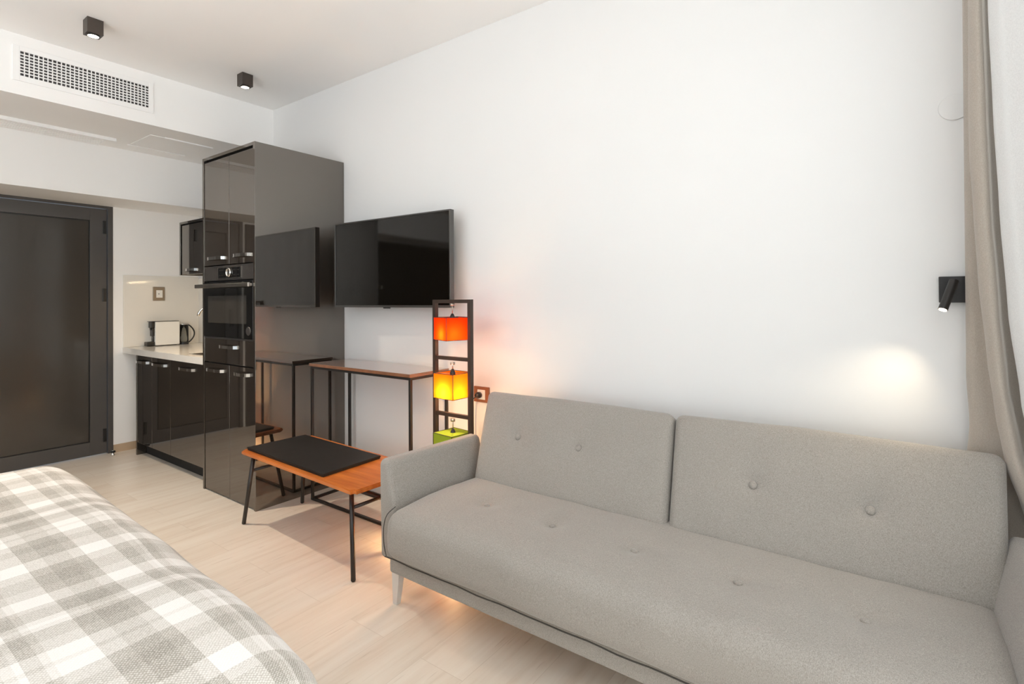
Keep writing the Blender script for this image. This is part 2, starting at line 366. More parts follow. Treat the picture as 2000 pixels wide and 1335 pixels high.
# ------------------------------------------------------------------ vent in the soffit face
vt = thing('air_vent', 'white rectangular air vent with square grid on the soffit above the door', 'vent', (SX, 1.07, 2.53))
Y0, Y1, Z0, Z1 = .727, 1.405, 2.44, 2.634; y0, y1, z0, z1 = .757, 1.38, 2.471, 2.606
obj('frame', B((SX, SX+.008, Y0, y0, Z0, Z1), (SX, SX+.008, y1, Y1, Z0, Z1), (SX, SX+.008, y0, y1, Z0, z0), (SX, SX+.008, y0, y1, z1, Z1), bevel=.0015), 'white_metal', vt)
obj('backing', B((SX+.0005, SX+.0015, y0, y1, z0, z1)), 'duct_dark', vt)
bm = bmesh.new(); NVV, NHH = 31, 8
for k in range(NVV+1):
    yy = y0+(y1-y0)*k/NVV; wdt = .0045 if k == 15 else .0038
    add_box(bm, SX+.0015, SX+.007, yy-wdt/1.6, yy+wdt/1.6, z0, z1)
obj('vertical_slats', bm, 'white_metal', vt); bm = bmesh.new()
for k in range(1, NHH): zz = z0+(z1-z0)*k/NHH; add_box(bm, SX+.0015, SX+.0062, y0, y1, zz-.0028, zz+.0028)
obj('horizontal_slats', bm, 'white_metal', vt)
# slot diffuser and access panel under the soffit
df = thing('slot_diffuser', 'long white slot diffuser flush under the soffit in front of the door', 'vent', (-4.55, .7, SZ))
y0, y1 = -.1, 1.335
obj('frame', B((-4.44, -4.42, y0, y1+.03, SZ-.022, SZ), (-4.69, -4.68, y0, y1, SZ-.006, SZ), (-4.68, -4.44, y1-.01, y1, SZ-.006, SZ), (-4.68, -4.48, 1.028, 1.036, SZ-.006, SZ), bevel=.001), 'white_metal', df)
obj('louvres', B(*[(-4.67+.03*k, -4.655+.03*k, y0, y1-.01, SZ-.005, SZ) for k in range(7)]), 'white_metal', df)
ap = thing('access_panel', 'plain white access panel outlined under the soffit beside the tall cabinet', 'panel', (-4.3, 1.68, SZ))
obj('panel', B((-4.50, -4.13, 1.47, 1.86, SZ-.004, SZ), bevel=.001), 'white_metal', ap)
obj('rim', B((-4.125, -4.117, 1.555, 1.875, SZ-.008, SZ)), 'white_metal', ap); obj('rim', B((-4.515, -4.505, 1.46, 1.84, SZ-.008, SZ)), 'white_metal', ap)
# ------------------------------------------------------------------ kitchen helpers
def handle_bm(x0, x1, y, z):
    """flat bow handle: strap that stands off the door between two feet"""
    bm = bmesh.new(); n = 14; hh = .0095; th = .004; rows = []
    for k in range(n+1):
        t = k/n; x = x0+(x1-x0)*t; off = .006+.022*min(1, math.sin(PI*t)**.5*1.1) if 0 < t < 1 else .0
        off = max(off, 0)
        rows.append([bm.verts.new((x, y-off-q, z+s*hh)) for q, s in ((0, -1), (0, 1), (th, 1), (th, -1))])
    for q0, q1 in zip(rows, rows[1:]):
        for k in range(4): bm.faces.new((q0[k], q0[(k+1) % 4], q1[(k+1) % 4], q1[k]))
    bm.faces.new(rows[0]); bm.faces.new(rows[-1]); return bm
def door_front(parent, name, x0, x1, z0, z1, y, handle=None, th=.018):
    g = .0018
    d_ = obj(name, B((x0+g, x1-g, y, y+th, z0+g, z1-g), bevel=.0012), 'gloss_cabinet', parent)
    if handle: obj('handle', handle_bm(handle[0], handle[1], y, handle[2]), 'chrome', d_)
    return d_
# tall cabinet
TX0, TX1, TY, TZ = -3.683, -3.025, 1.609, 2.153
tc = thing('tall_cabinet', 'tall glossy dark grey kitchen cabinet housing the built-in oven', 'cabinet', ((TX0+TX1)/2, 1.9, 0))
p = .02
obj('side_panel', B((TX1-p, TX1, TY, WY-.002, .0, TZ), bevel=.001), 'gloss_cabinet', tc)
obj('side_panel', B((TX0, TX0+p, TY, WY-.002, .0, TZ), bevel=.001), 'gloss_cabinet', tc)
obj('top_panel', B((TX0+p, TX1-p, TY, WY-.002, TZ-p, TZ), bevel=.001), 'gloss_cabinet', tc)
obj('carcass', B((TX0+p, TX1-p, TY+.03, WY-.01, .04, .985), (TX0+p, TX1-p, TY+.03, WY-.01, 1.452, TZ-p)), 'cabinet_dark', tc)
ix0, ix1, gx, fy = TX0+p+.001, TX1-p-.001, -3.337, TY+.004
door_front(tc, 'door', ix0, gx, 1.448, TZ-p-.012, fy, (-3.592, -3.386, 1.492))
door_front(tc, 'door', gx, ix1, 1.448, TZ-p-.012, fy, (-3.262, -3.070, 1.496))
dw = door_front(tc, 'drawer', ix0, ix1, .832, .992, fy, (-3.442, -3.236, .94))
door_front(tc, 'door', ix0, gx, .008, .828, fy, (-3.612, -3.400, .785))
door_front(tc, 'door', gx, ix1, .008, .828, fy, (-3.256, -3.085, .785))
ft = obj('foot', B((-3.10, -3.06, 1.66, 1.69, 0, .006)), 'black_plastic', tc)
# oven
ov = thing('oven', 'black glass built-in compact oven in the tall cabinet', 'oven', (-3.354, 1.9, .992))
obj('body', B((ix0+.01, ix1-.01, TY+.026, 2.1, .992, 1.446)), 'cabinet_dark', ov)
cp = obj('control_panel', B((ix0+.002, ix1-.002, TY+.002, TY+.026, 1.352, 1.444), bevel=.0015), 'dark_steel', ov)
obj('display', B((-3.47, -3.19, TY-.0005, TY+.004, 1.366, 1.430), bevel=.001), 'black_glass', cp)
obj('display_bezel', B((-3.478, -3.47, TY-.001, TY+.004, 1.362, 1.434), (-3.19, -3.182, TY-.001, TY+.004, 1.362, 1.434), (-3.47, -3.19, TY-.001, TY+.004, 1.362, 1.366), (-3.47, -3.19, TY-.001, TY+.004, 1.430, 1.434)), 'steel', cp)
obj('control_ring', LA([(.021, 0), (.021, -.008), (.0275, -.010), (.029, -.004), (.029, 0)], (-3.33, TY-.001, 1.398), 'y', 36), 'chrome', cp, True)
obj('control_face', LA([(.0, -.004), (.0205, -.004), (.0205, 0), (0, 0)], (-3.33, TY-.001, 1.398), 'y', 30), 'steel', cp)
for kx in (-3.45, -3.425, -3.40, -3.275, -3.25, -3.225):
    for kz in (1.382, 1.412): obj('display_symbol', B((kx, kx+.012, TY-.001, TY, kz, kz+.002)), 'steel', cp)
od = obj('oven_door', B((ix0+.002, ix1-.002, TY-.002, TY+.024, .996, 1.342), bevel=.002), 'black_glass', ov)
obj('door_window', B((-3.60, -3.12, TY-.0032, TY-.002, 1.085, 1.255)), 'dark_glass' if 'dark_glass' in M else 'black_glass', od)
obj('door_handle', B((TX0-.015, TX1+.002, TY-.044, TY-.030, 1.305, 1.330), (TX0+.03, TX0+.05, TY-.032, TY, 1.308, 1.327), (TX1-.05, TX1-.03, TY-.032, TY, 1.308, 1.327), bevel=.003), 'steel', od)
obj('badge', LA([(.0, -.003), (.024, -.003), (.026, 0), (0, 0)], (-3.098, TY-.002, 1.044), 'y', 28), 'dark_steel', od)
obj('lower_trim', B((ix0, ix1, TY+.002, TY+.02, .985, .9955)), 'dark_steel', ov)
# base cabinets
BY = 1.655
def base_cab(label, x0, x1, doors, endp=False):
    c_ = thing('base_cabinet', label, 'cabinet', ((x0+x1)/2, 1.95, 0), 'glossy base cabinets under the worktop')
    obj('carcass', B((x0+(.022 if endp else .001), x1-.001, BY+.022, WY-.002, .10, .80)), 'cabinet_dark', c_)
    obj('plinth', B((x0+(.022 if endp else .001), x1-.001, BY+.065, BY+.083, 0, .10)), 'cabinet_dark', c_)
    if endp: obj('end_panel', B((x0, x0+.02, BY-.002, WY-.002, 0, .80), bevel=.001), 'gloss_cabinet', c_)
    for (a_, b_, h0, h1) in doors: door_front(c_, 'door', a_, b_, .10, .797, BY, (h0, h1, .750))
    return c_
base_cab('narrow glossy dark base cabinet at the far left end of the worktop', -4.94, -4.628, [(-4.918, -4.628, -4.90, -4.67)], True)
base_cab('glossy dark base cabinet between the end unit and the widest one', -4.628, -4.298, [(-4.628, -4.298, -4.595, -4.345)])
base_cab('widest glossy dark base cabinet, right beside the tall oven cabinet', -4.298, -3.684, [(-4.298, -3.686, -4.128, -3.894)])
wt = thing('worktop', 'cream stone kitchen worktop over the dark base cabinets', 'worktop', (-4.42, 1.93, .80))
skx0, skx1, sky0, sky1 = -4.10, -3.74, 1.70, 2.06
obj('slab', B((DX+.002, skx0, BY-.022, WY-.002, .801, .847), (skx1, TX0-.001, BY-.022, WY-.002, .801, .847), (skx0, skx1, BY-.022, sky0, .801, .847), (skx0, skx1, sky1, WY-.002, .801, .847)), 'stone_top', wt)
sk = thing('sink', 'steel kitchen sink set in the cream worktop', 'sink', (-3.92, 1.88, .70))
obj('rim', B((skx0, skx0+.015, sky0, sky1, .83, .8485), (skx1-.015, skx1, sky0, sky1, .83, .8485), (skx0+.015, skx1-.015, sky0, sky0+.015, .83, .8485), (skx0+.015, skx1-.015, sky1-.015, sky1, .83, .8485)), 'steel_sink', sk)
obj('basin', B((skx0+.01, skx0+.015, sky0+.01, sky1-.01, .802, .83), (skx1-.015, skx1-.01, sky0+.01, sky1-.01, .802, .83), (skx0+.015, skx1-.015, sky0+.01, sky0+.015, .802, .83), (skx0+.015, skx1-.015, sky1-.015, sky1-.01, .802, .83), (skx0+.01, skx1-.01, sky0+.01, sky1-.01, .801, .8018)), 'steel_sink', sk)
fx_, fy_ = -4.0, 2.10
fc = thing('faucet', 'chrome gooseneck kitchen faucet beside the tall cabinet', 'faucet', (fx_, fy_, .847))
pts = [(fx_, fy_, .85), (fx_, fy_, 1.0)]
for k in range(19):
    a_ = PI*k/18; t_ = (1-math.cos(a_))/2; pts.append((fx_+(-4.15-fx_)*t_, fy_+(1.785-fy_)*t_, 1.055+.06*t_+.105*math.sin(a_)))
obj('spout', T(pts, r=.011, n=14), 'chrome', fc, True)
obj('base', LA([(.026, 0), (.026, .01), (.02, .05), (.014, .055)], (fx_, fy_, .847), n=22), 'chrome', fc, True)
obj('lever', T([(fx_+.015, fy_, .90), (fx_+.07, fy_-.01, .93)], r=.006, n=10), 'chrome', fc, True)
bs = thing('backsplash', 'cream glass splashback on the walls behind the worktop', 'backsplash', (-4.4, 2.0, .847))
obj('side_pane', B((DX+.0005, DX+.008, BY-.018, WY-.009, .848, 1.443), bevel=.001), 'splash_glass', bs)
obj('back_pane', B((DX+.0005, TX0-.001, WY-.009, WY-.001, .848, 1.43), bevel=.001), 'splash_glass', bs)
so = thing('wall_socket', 'bronze framed wall socket on the splashback above the coffee machine', 'socket', (DX+.012, 1.895, 1.288))
obj('frame', B((DX+.009, DX+.016, 1.850, 1.940, 1.230, 1.348), bevel=.002), 'socket_bronze', so)
obj('insert', B((DX+.016, DX+.018, 1.874, 1.922, 1.256, 1.320), bevel=.001), 'plastic_white', so)
obj('socket_hole', LA([(0, 0), (.004, 0), (.004, .001), (0, .001)], (DX+.018, 1.893, 1.288), 'x', 12), 'black_plastic', so)
# wall cabinet
wc = thing('wall_cabinet', 'small glossy dark wall cabinet above the worktop', 'cabinet', (-4.2, 2.05, 1.43))
cx0, cx1, cy, cz0, cz1 = -4.63, TX0-.001, 1.85, 1.43, 1.85
obj('side_panel', B((cx0, cx0+.018, cy, WY-.001, cz0, cz1), bevel=.001), 'gloss_cabinet', wc)
obj('top_panel', B((cx0+.018, cx1, cy, WY-.001, cz1-.018, cz1), bevel=.001), 'gloss_cabinet', wc)
obj('carcass', B((cx0+.018, cx1, cy+.03, WY-.01, cz0+.004, cz1-.018)), 'cabinet_dark', wc)
door_front(wc, 'door', cx0+.03, -4.345+.12, cz0+.002, cz1-.026, cy+.006, (-4.50, -4.33, 1.466))
door_front(wc, 'door', -4.345+.12, cx1, cz0+.002, cz1-.026, cy+.006, (-4.12, -3.95, 1.466))
ld = obj('light_strip', B((-4.25, cx1-.04, 2.17, 2.19, cz0-.004, cz0+.004)), 'led_strip', wc); ld['label'] = 'warm light strip under the cabinet'
area('under_cabinet_glow', (-3.98, 2.12, 1.42), (.5, .03), 3.2, (0, 0, 0), (1, .72, .42))
# coffee machine
cm = thing('coffee_machine', 'white and black capsule coffee machine on the worktop corner', 'coffee machine', (-5.09, 1.93, .847))
obj('body', B((-5.135, -5.05, 1.832, 2.02, .853, 1.052), bevel=.006, seg=3), 'plastic_white', cm)
obj('top_plate', B((-5.13, -5.055, 1.80, 2.016, 1.052, 1.056), bevel=.001), 'black_plastic', cm)
obj('brew_head', B((-5.125, -5.06, 1.806, 1.833, 1.0, 1.052), (-5.12, -5.065, 1.815, 1.833, .93, 1.0), (-5.115, -5.07, 1.824, 1.833, .88, .93), bevel=.005, seg=2), 'black_plastic', cm)
obj('drip_tray', B((-5.128, -5.057, 1.775, 1.833, .849, .885), bevel=.006, seg=2), 'black_plastic', cm)
obj('spout', LA([(.006, 0), (.008, .02)], (-5.092, 1.812, .982), n=14), 'black_plastic', cm, True)
obj('foot', B((-5.12, -5.065, 1.85, 2.0, .8475, .853)), 'black_plastic', cm)
kt = thing('glass_jug', 'clear glass jug with black curved handle behind the coffee machine', 'jug', (-5.085, 2.065, .847))
c0 = (-5.085, 2.066, .848)
bm = bmesh.new(); add_lathe(bm, [(.034, .018), (.036, .02), (.035, .17), (.033, .17), (.033, .022)], c0, 'z', 30, False); obj('glass', bm, 'clear_glass', kt, True)
obj('base', LA([(.0, 0), (.037, 0), (.037, .018), (.0, .018)], c0, n=30), 'black_plastic', kt)
obj('lid', LA([(.0, .171), (.036, .171), (.036, .180), (.012, .184), (0, .184)], c0, n=30), 'steel', kt)
obj('handle', T([(c0[0]+.02*0+.0, c0[1]+.034+.052*math.sin(PI*k/16)**.8, c0[2]+.012+.158*(1-k/16)) for k in range(17)], r=.0055, n=10), 'black_plastic', kt, True)
# ------------------------------------------------------------------ television
tvc = Vector((-2.434, 2.091, 1.445)); rot = Matrix.Translation(tvc) @ Matrix.Rotation(math.atan2(.032, .97), 4, 'Z') @ Matrix.Translation(-tvc)
tv = thing('television', 'large black flat television mounted on the white wall', 'television', tvc)
hw, hh = .487, .266
x0, x1, z0, z1, yy = tvc.x-hw, tvc.x+hw, tvc.z-hh, tvc.z+hh, tvc.y
obj('screen', B((x0+.008, x1-.008, yy+.002, yy+.02, z0+.013, z1-.008)), 'tv_screen', tv, xf=rot)
obj('bezel', B((x0, x0+.008, yy-.002, yy+.03, z0, z1), (x1-.008, x1, yy-.002, yy+.03, z0, z1), (x0+.008, x1-.008, yy-.002, yy+.03, z1-.008, z1), (x0+.008, x1-.008, yy-.002, yy+.03, z0, z0+.013), bevel=.001), 'tv_bezel', tv, xf=rot)
obj('rear_housing', B((x0+.01, x1-.01, yy+.02, yy+.035, z0+.01, z1-.01), (x0+.2, x1-.2, yy+.035, yy+.06, z0+.05, z1-.12), bevel=.004), 'black_plastic', tv, xf=rot)
obj('logo_plate', B((tvc.x-.035, tvc.x+.02, yy-.004, yy+.004, z0-.006, z0+.001), bevel=.001), 'black_plastic', tv, xf=rot)
mt = obj('wall_bracket', B((tvc.x-.12, tvc.x+.12, WY-.014, WY-.001, 1.36, 1.56), (tvc.x-.03, tvc.x+.03, yy+.055, WY-.014, 1.43, 1.49)), 'black_metal', tv)
# ------------------------------------------------------------------ console table
cs = thing('console_table', 'narrow brown console table with thin black metal frame under the television', 'table', (-2.49, 2.06, 0))
X0, X1, Y0, Y1, ZT = -2.93, -2.045, 1.905, 2.19, .838
obj('tabletop', B((X0-.005, X1+.003, Y0-.008, Y1+.004, ZT-.018, ZT), bevel=.002), 'console_laminate', cs)
q = .0072
def sqbar(p0, p1, h=q):
    lo = [min(a_, b_)-h for a_, b_ in zip(p0, p1)]; hi = [max(a_, b_)+h for a_, b_ in zip(p0, p1)]
    return (lo[0], hi[0], lo[1], hi[1], lo[2], hi[2])
zt = ZT-.018-q; xl, xr, yf, yb = X0+q, X1-q, Y0+q, Y1-q
for (lx, ly_) in ((xl, yf), (xr, yf), (xl+.005, yb), (xr, yb)):
    obj('leg', B(sqbar((lx, ly_, q), (lx, ly_, zt-2*q))), 'black_metal', cs)
obj('top_rail', B(sqbar((xl, yf, zt), (xr, yf, zt)), sqbar((xl, yb, zt), (xr, yb, zt)), sqbar((xl, yf+2*q, zt), (xl, yb-2*q, zt)), sqbar((xr, yf+2*q, zt), (xr, yb-2*q, zt))), 'black_metal', cs)
obj('floor_rail', B(sqbar((xl+2*q, yf, q), (xr-2*q, yf, q)), sqbar((xl+2*q, yb, q), (xr-2*q, yb, q)), sqbar((xl, yf+2*q, q), (xl, yb-2*q, q)), sqbar((xr, yf+2*q, q), (xr, yb-2*q, q))), 'black_metal', cs)
# ------------------------------------------------------------------ bench / coffee table
bx, by = -2.38, 1.645; rz = math.radians(-2.2)
bt = thing('coffee_table', 'low orange wooden coffee table with slim black splayed legs', 'table', (bx, by, 0))
XB = Matrix.Translation((bx, by, 0)) @ Matrix.Rotation(rz, 4, 'Z') @ Matrix.Translation((-bx, -by, 0))
hx, hy, zt = .512, .208, .412
bm = bmesh.new(); bx_ = (bx-hx, bx+hx, by-hy, by+hy, zt-.02, zt); add_box(bm, *bx_)
es = [e for e in bm.edges if abs(e.verts[0].co.z-e.verts[1].co.z) > .01]; bmesh.ops.bevel(bm, geom=es, offset=.018, segments=5, affect='EDGES')
es = [e for e in bm.edges if abs(e.verts[0].co.z-e.verts[1].co.z) < .001]; bmesh.ops.bevel(bm, geom=[e for e in es if len(e.link_faces) == 2 and abs(e.link_faces[0].normal.z-e.link_faces[1].normal.z) > .5], offset=.004, segments=2, affect='EDGES')
obj('tabletop', bm, 'teak_top', bt, xf=XB)
feet = {(-1, -1): ((-2.912, 1.482), (-2.832, 1.498)), (1, -1): ((-1.926, 1.456), (-1.985, 1.492)), (-1, 1): ((-2.924, 1.842), (-2.84, 1.805)), (1, 1): ((-1.915, 1.82), (-1.98, 1.79))}
for k, (f0, t0) in feet.items():
    bm = T([(f0[0], f0[1], .0005), (f0[0]*.99+t0[0]*.01, f0[1]*.99+t0[1]*.01, .005), (t0[0], t0[1], zt-.021)], r=[.007, .0105, .0105], n=14)
    obj('leg', bm, 'black_metal', bt, True)
def at(k, z): f0, t0 = feet[k]; u = z/(zt-.02); return Vector((f0[0]+(t0[0]-f0[0])*u, f0[1]+(t0[1]-f0[1])*u, z))
zb = .30; L0, L1, R0, R1 = at((-1, -1), zb), at((-1, 1), zb), at((1, -1), zb), at((1, 1), zb)
obj('side_brace', T([L0, L1], r=.008, n=10), 'black_metal', bt, True); obj('side_brace', T([R0, R1], r=.008, n=10), 'black_metal', bt, True)
obj('long_stretcher', T([(L0+L1)/2, (R0+R1)/2], r=.011, n=10), 'black_metal', bt, True)
pm = thing('leather_pad', 'black leather desk pad lying on the orange coffee table', 'desk pad', (-2.5, 1.65, zt+.0005))
bm = bmesh.new()
cor = [Vector((-2.872, 1.478, 0)), Vector((-2.132, 1.448, 0)), Vector((-2.146, 1.797, 0)), Vector((-2.858, 1.822, 0))]
def pad(bm, cs_, z0, z1, cut):
    for a_ in (0,):
        lo = [bm.verts.new((c_.x, c_.y, z0)) for c_ in cs_]; hi = [bm.verts.new((c_.x, c_.y, z1)) for c_ in cs_]
        bm.faces.new(lo[::-1]); bm.faces.new(hi)
        for k in range(4): bm.faces.new((lo[k], lo[(k+1) % 4], hi[(k+1) % 4], hi[k]))
    bmesh.ops.bevel(bm, geom=list(bm.edges), offset=cut, segments=2, affect='EDGES')
pad(bm, cor, zt+.008, zt+.016, .003); obj('cover', bm, 'leather_black', pm)
ctr = sum(cor, Vector())/4; bm = bmesh.new(); pad(bm, [ctr+(c_-ctr)*.985 for c_ in cor], zt+.0005, zt+.008, .0015); obj('lower_layer', bm, 'leather_black', pm)
# ------------------------------------------------------------------ lantern lamp
LX0, LX1, LY = -1.937, -1.700, 1.98
lp = thing('floor_lamp', 'dark ladder-frame floor lamp with hanging red, orange and green square shades', 'lamp', ((LX0+LX1)/2, LY, 0))
for xx in (LX0, LX1): obj('post', B((xx-.009, xx+.009, LY-.012, LY+.012, 0, 1.205)), 'brown_metal', lp)
obj('top_bar', B((LX0-.009, LX1+.009, LY-.012, LY+.012, 1.205, 1.223)), 'brown_metal', lp)
obj('foot', B((LX0-.012, LX0+.012, LY-.10, LY+.10, 0, .016)), 'brown_metal', lp); obj('foot', B((LX1-.012, LX1+.012, LY-.10, LY+.10, 0, .016)), 'brown_metal', lp)
rungs = [.927, .643, .36]
for z in rungs: obj('rung', B((LX0+.009, LX1-.009, LY-.009, LY+.009, z-.009, z+.009)), 'brown_metal', lp)
mx = (LX0+LX1)/2
def shade_unit(z0, z1, zr, mat, ang, hs=.076, power=0, col=(1, .45, .1), lab=None):
    R = Matrix.Translation((mx, LY, 0)) @ Matrix.Rotation(ang, 4, 'Z') @ Matrix.Translation((-mx, -LY, 0))
    bm = bmesh.new()
    for k in range(4):
        a0, a1 = PI/4+k*PI/2, PI/4+(k+1)*PI/2; s2 = hs*math.sqrt(2)
        p0 = (mx+s2*math.cos(a0), LY+s2*math.sin(a0)); p1 = (mx+s2*math.cos(a1), LY+s2*math.sin(a1))
        n = 8
        g = [[bm.verts.new((p0[0]+(p1[0]-p0[0])*i/n, p0[1]+(p1[1]-p0[1])*i/n, z0+(z1-z0)*j/n)) for j in range(n+1)] for i in range(n+1)]
        for row in g:
            for v in row:
                dd = 4*(1-((v.co.z-z0)/(z1-z0)*2-1)**2)*.25
                v.co.x += (mx-v.co.x)*.02*dd; v.co.y += (LY-v.co.y)*.02*dd
        for i in range(n):
            for j in range(n): bm.faces.new((g[i][j], g[i+1][j], g[i+1][j+1], g[i][j+1]))
    if mat == 'shade_green':
        v = [bm.verts.new((mx+sx*hs, LY+sy*hs, z1)) for sx, sy in ((-1, -1), (1, -1), (1, 1), (-1, 1))]; bm.faces.new(v)
    sh = obj('lamp_shade', bm, mat, lp, xf=R)
    if lab: sh['label'] = lab
    h = hs; bm = bmesh.new()
    for z in (z0, z1):
        P_ = [(mx-h, LY-h, z), (mx+h, LY-h, z), (mx+h, LY+h, z), (mx-h, LY+h, z)]
        for k in range(4): add_tube(bm, [P_[k], P_[(k+1) % 4]], .0017, 6)
    for sx, sy in ((-1, -1), (1, -1), (1, 1), (-1, 1)): add_tube(bm, [(mx+sx*h, LY+sy*h, z0), (mx+sx*h, LY+sy*h, z1)], .0017, 6)
    for d_ in ((1, 1), (1, -1)): add_tube(bm, [(mx-d_[0]*h, LY-d_[1]*h, z1-.002), (mx+d_[0]*h, LY+d_[1]*h, z1-.002)], .0012, 6)
    obj('shade_wire', bm, 'shade_wire' if 'shade_wire' in M else 'brown_metal', sh, xf=R)
    bm = bmesh.new(); add_lathe(bm, [(.012, -.012), (.012, 0), (.004, .0)], (mx, LY, zr-.010), n=14); add_tube(bm, [(mx, LY, zr-.01), (mx, LY, z1+.012)], .0028, 8)
    obj('hanging_rod', bm, 'steel', sh, True)
    bm = LA([(.006, .018), (.014, .0), (.014, -.03), (.0, -.032)], (mx, LY, z1), n=16); obj('bulb_socket', bm, 'black_plastic', sh, True)
    if power:
        zb_ = z0+.030; obj('bulb', LA([(.0, -.018), (.010, -.014), (.016, 0), (.012, .014), (.006, .026), (.006, z1-.034-zb_)], (mx, LY, zb_), n=16), 'bulb', sh, True)
        point('lantern_bulb', (mx, LY, z0-.012), power*.25, col, .012)
        point('lantern_bulb', (mx, LY-.035, zb_-.004), power*.6, col, .010)
shade_unit(1.022, 1.134, 1.214, 'shade_red', math.radians(-20), .070, 1.6, (1, .62, .3), 'red fabric shade')
shade_unit(.733, .856, .918, 'shade_orange', math.radians(-2), .068, 2.0, (1, .66, .32), 'orange fabric shade')
shade_unit(.44, .556, .634, 'shade_green', math.radians(-6), .070, 0, lab='green fabric shade')
shade_unit(.15, .266, .351, 'shade_orange', math.radians(5), .076, 15, (1, .62, .3))
ou = thing('wall_outlet', 'copper coloured wall outlet with black plug beside the sofa back', 'outlet', (-1.83, WY, .71))
obj('plate', B((-1.880, -1.775, WY-.010, WY, .668, .752), bevel=.002), 'outlet_copper', ou)
obj('insert', B((-1.852, -1.80, WY-.013, WY-.010, .684, .736), bevel=.001), 'plastic_white', ou)
pg = thing('power_cord', 'black plug and cord of the lamp in the copper outlet', 'cord', (-1.833, WY-.03, .71))
obj('plug', LA([(.0, 0), (.016, -.002), (.018, -.02), (.009, -.034), (0, -.034)], (-1.833, WY-.0135, .708), 'y', 18), 'black_plastic', pg, True)
pts = [(-1.836, WY-.045, .704), (-1.850, WY-.055, .685), (-1.862, WY-.05, .65), (-1.868, WY-.04, .55), (-1.866, WY-.035, .4), (-1.86, WY-.035, .2), (-1.85, WY-.04, .03), (-1.82, WY-.07, .005), (-1.78, 2.07, .004), (-1.716, 2.0, .004)]
def smooth_path(P_, m=8):
    P_ = [Vector(p_) for p_ in P_]; out = []
    for k in range(len(P_)-1):
        p0, p1, p2, p3 = P_[max(k-1, 0)], P_[k], P_[k+1], P_[min(k+2, len(P_)-1)]
        for i in range(m):
            f = i/m; out.append(.5*((2*p1)+(p2-p0)*f+(2*p0-5*p1+4*p2-p3)*f*f+(3*p1-p0-3*p2+p3)*f**3))
    return out+[P_[-1]]
obj('cord', T(smooth_path(pts), r=.0028, n=8), 'black_plastic', pg, True)
# ------------------------------------------------------------------ sofa
sf = thing('sofa', 'long grey fabric sofa with two-part buttoned back against the white wall', 'sofa', (-.68, 1.75, 0))
seat_btn = [(-1.31, 1.62), (-1.00, 1.605), (-.69, 1.60), (-.375, 1.59), (-.075, 1.585)]
def seat_fn(p_, n_):
    q_ = p_.copy()
    if n_.z > .3:
        q_.z += .012*math.sin(PI*min(max((p_.y-1.33)/.5, 0), 1))
        for bx1, by1 in seat_btn:
            d2 = (p_.x-bx1)**2+(p_.y-by1)**2; q_.z -= .016*math.exp(-d2/.0018)+.006*math.exp(-d2/.02)
        q_.z += .004*hash_noise(p_, 4.5)+.0018*hash_noise(p_, 14, 5)
    if n_.y < -.3:
        q_.y += .006*hash_noise(p_, 4, 9)-.010*math.sin(PI*min(max((p_.z-.24)/.19, 0), 1))
        q_.y += .0015*math.sin(p_.x*38)*max(0, (p_.z-.26))*6*.5
    return q_
obj('seat_cushion', softbox(-1.583, .215, 1.335, 1.92, .238, .424, .055, .022, seat_fn), 'sofa_fabric', sf, True)
obj('base_frame', softbox(-1.598, .232, 1.372, 2.02, .172, .250, .014, .05), 'sofa_fabric', sf, True)
bm = bmesh.new(); add_tube(bm, [(-1.596+k*.0457, 1.352+.0015*math.sin(k*1.7), .243+.0012*math.sin(k*1.1)) for k in range(41)], .0022, 6)
obj('seat_piping', bm, 'sofa_seam', sf, True)
bm = bmesh.new(); add_tube(bm, smooth_path([(-1.5835, 1.349, .245), (-1.585, 1.338, .30), (-1.585, 1.338, .365), (-1.582, 1.352, .405), (-1.578, 1.39, .424)]), .0017, 6)
obj('seat_piping', bm, 'sofa_seam', sf, True)
# arms: slab that leans outward, rolled top
def arm(xi, side):
    # side -1 left, +1 right; xi inner face at seat height
    th = .100
    def fn(p_, n_):
        h = (p_.z-.2)/.4
        q_ = p_.copy(); q_.x += side*.055*max(0, h)*min(1, max(0, (1-(p_.x-xi)*side/th)))
        f = (p_.y-1.40)/.55
        if (n_.x*side) < -.2: q_.x += -side*(.018 if side < 0 else .030)*math.sin(PI*min(max(h, 0), 1))
        q_.z -= .012*f*max(0, h)
        q_.x += .002*hash_noise(p_, 6)
        return q_
    x0_, x1_ = (xi-th, xi) if side < 0 else (xi, xi+th)
    return softbox(x0_, x1_, 1.398, 1.97, .195, .588, .024, .02, fn)
obj('armrest', arm(-1.585, -1), 'sofa_fabric', sf, True)
obj('armrest', arm(.188, 1), 'sofa_fabric', sf, True)
# back panels, tilted, with buttons
BB, BTp = Vector((0, 1.815, .405)), Vector((0, 2.005, .775))
up = (BTp-BB).normalized(); nr = Vector((0, -up.z, up.y)); H_ = (BTp-BB).length
def back_panel(xa, xb, flare_l, flare_r, btns):
    th = .115
    def fn(p_, n_):
        u = (p_.x-xa)/(xb-xa); v = p_.z/H_; q_ = p_.copy()
        q_.x += v*(flare_l*(1-u)+flare_r*u)
        if n_.y < -.2:   # face side
            e = math.sin(PI*min(max(v, 0), 1))**.6*math.sin(PI*min(max(u, 0), 1))**.4
            q_.y -= .014*e
            for (a_, b_) in btns:
                d2 = (p_.x-a_)**2+(p_.z-b_)**2; q_.y += .016*math.exp(-d2/.0005)+.009*math.exp(-d2/.009)
            q_.y += .003*hash_noise(p_, 5, 3)+.0012*hash_noise(p_, 13, 7)
        if n_.z > .3: q_.z += .004*hash_noise(p_, 4, 2)+.006*math.sin(PI*u)
        # into the leaning frame
        return Vector((q_.x, 0, 0))+BB+up*q_.z-nr*q_.y
    return softbox(xa, xb, 0, th, 0, H_+.012, .032, .02, fn), fn
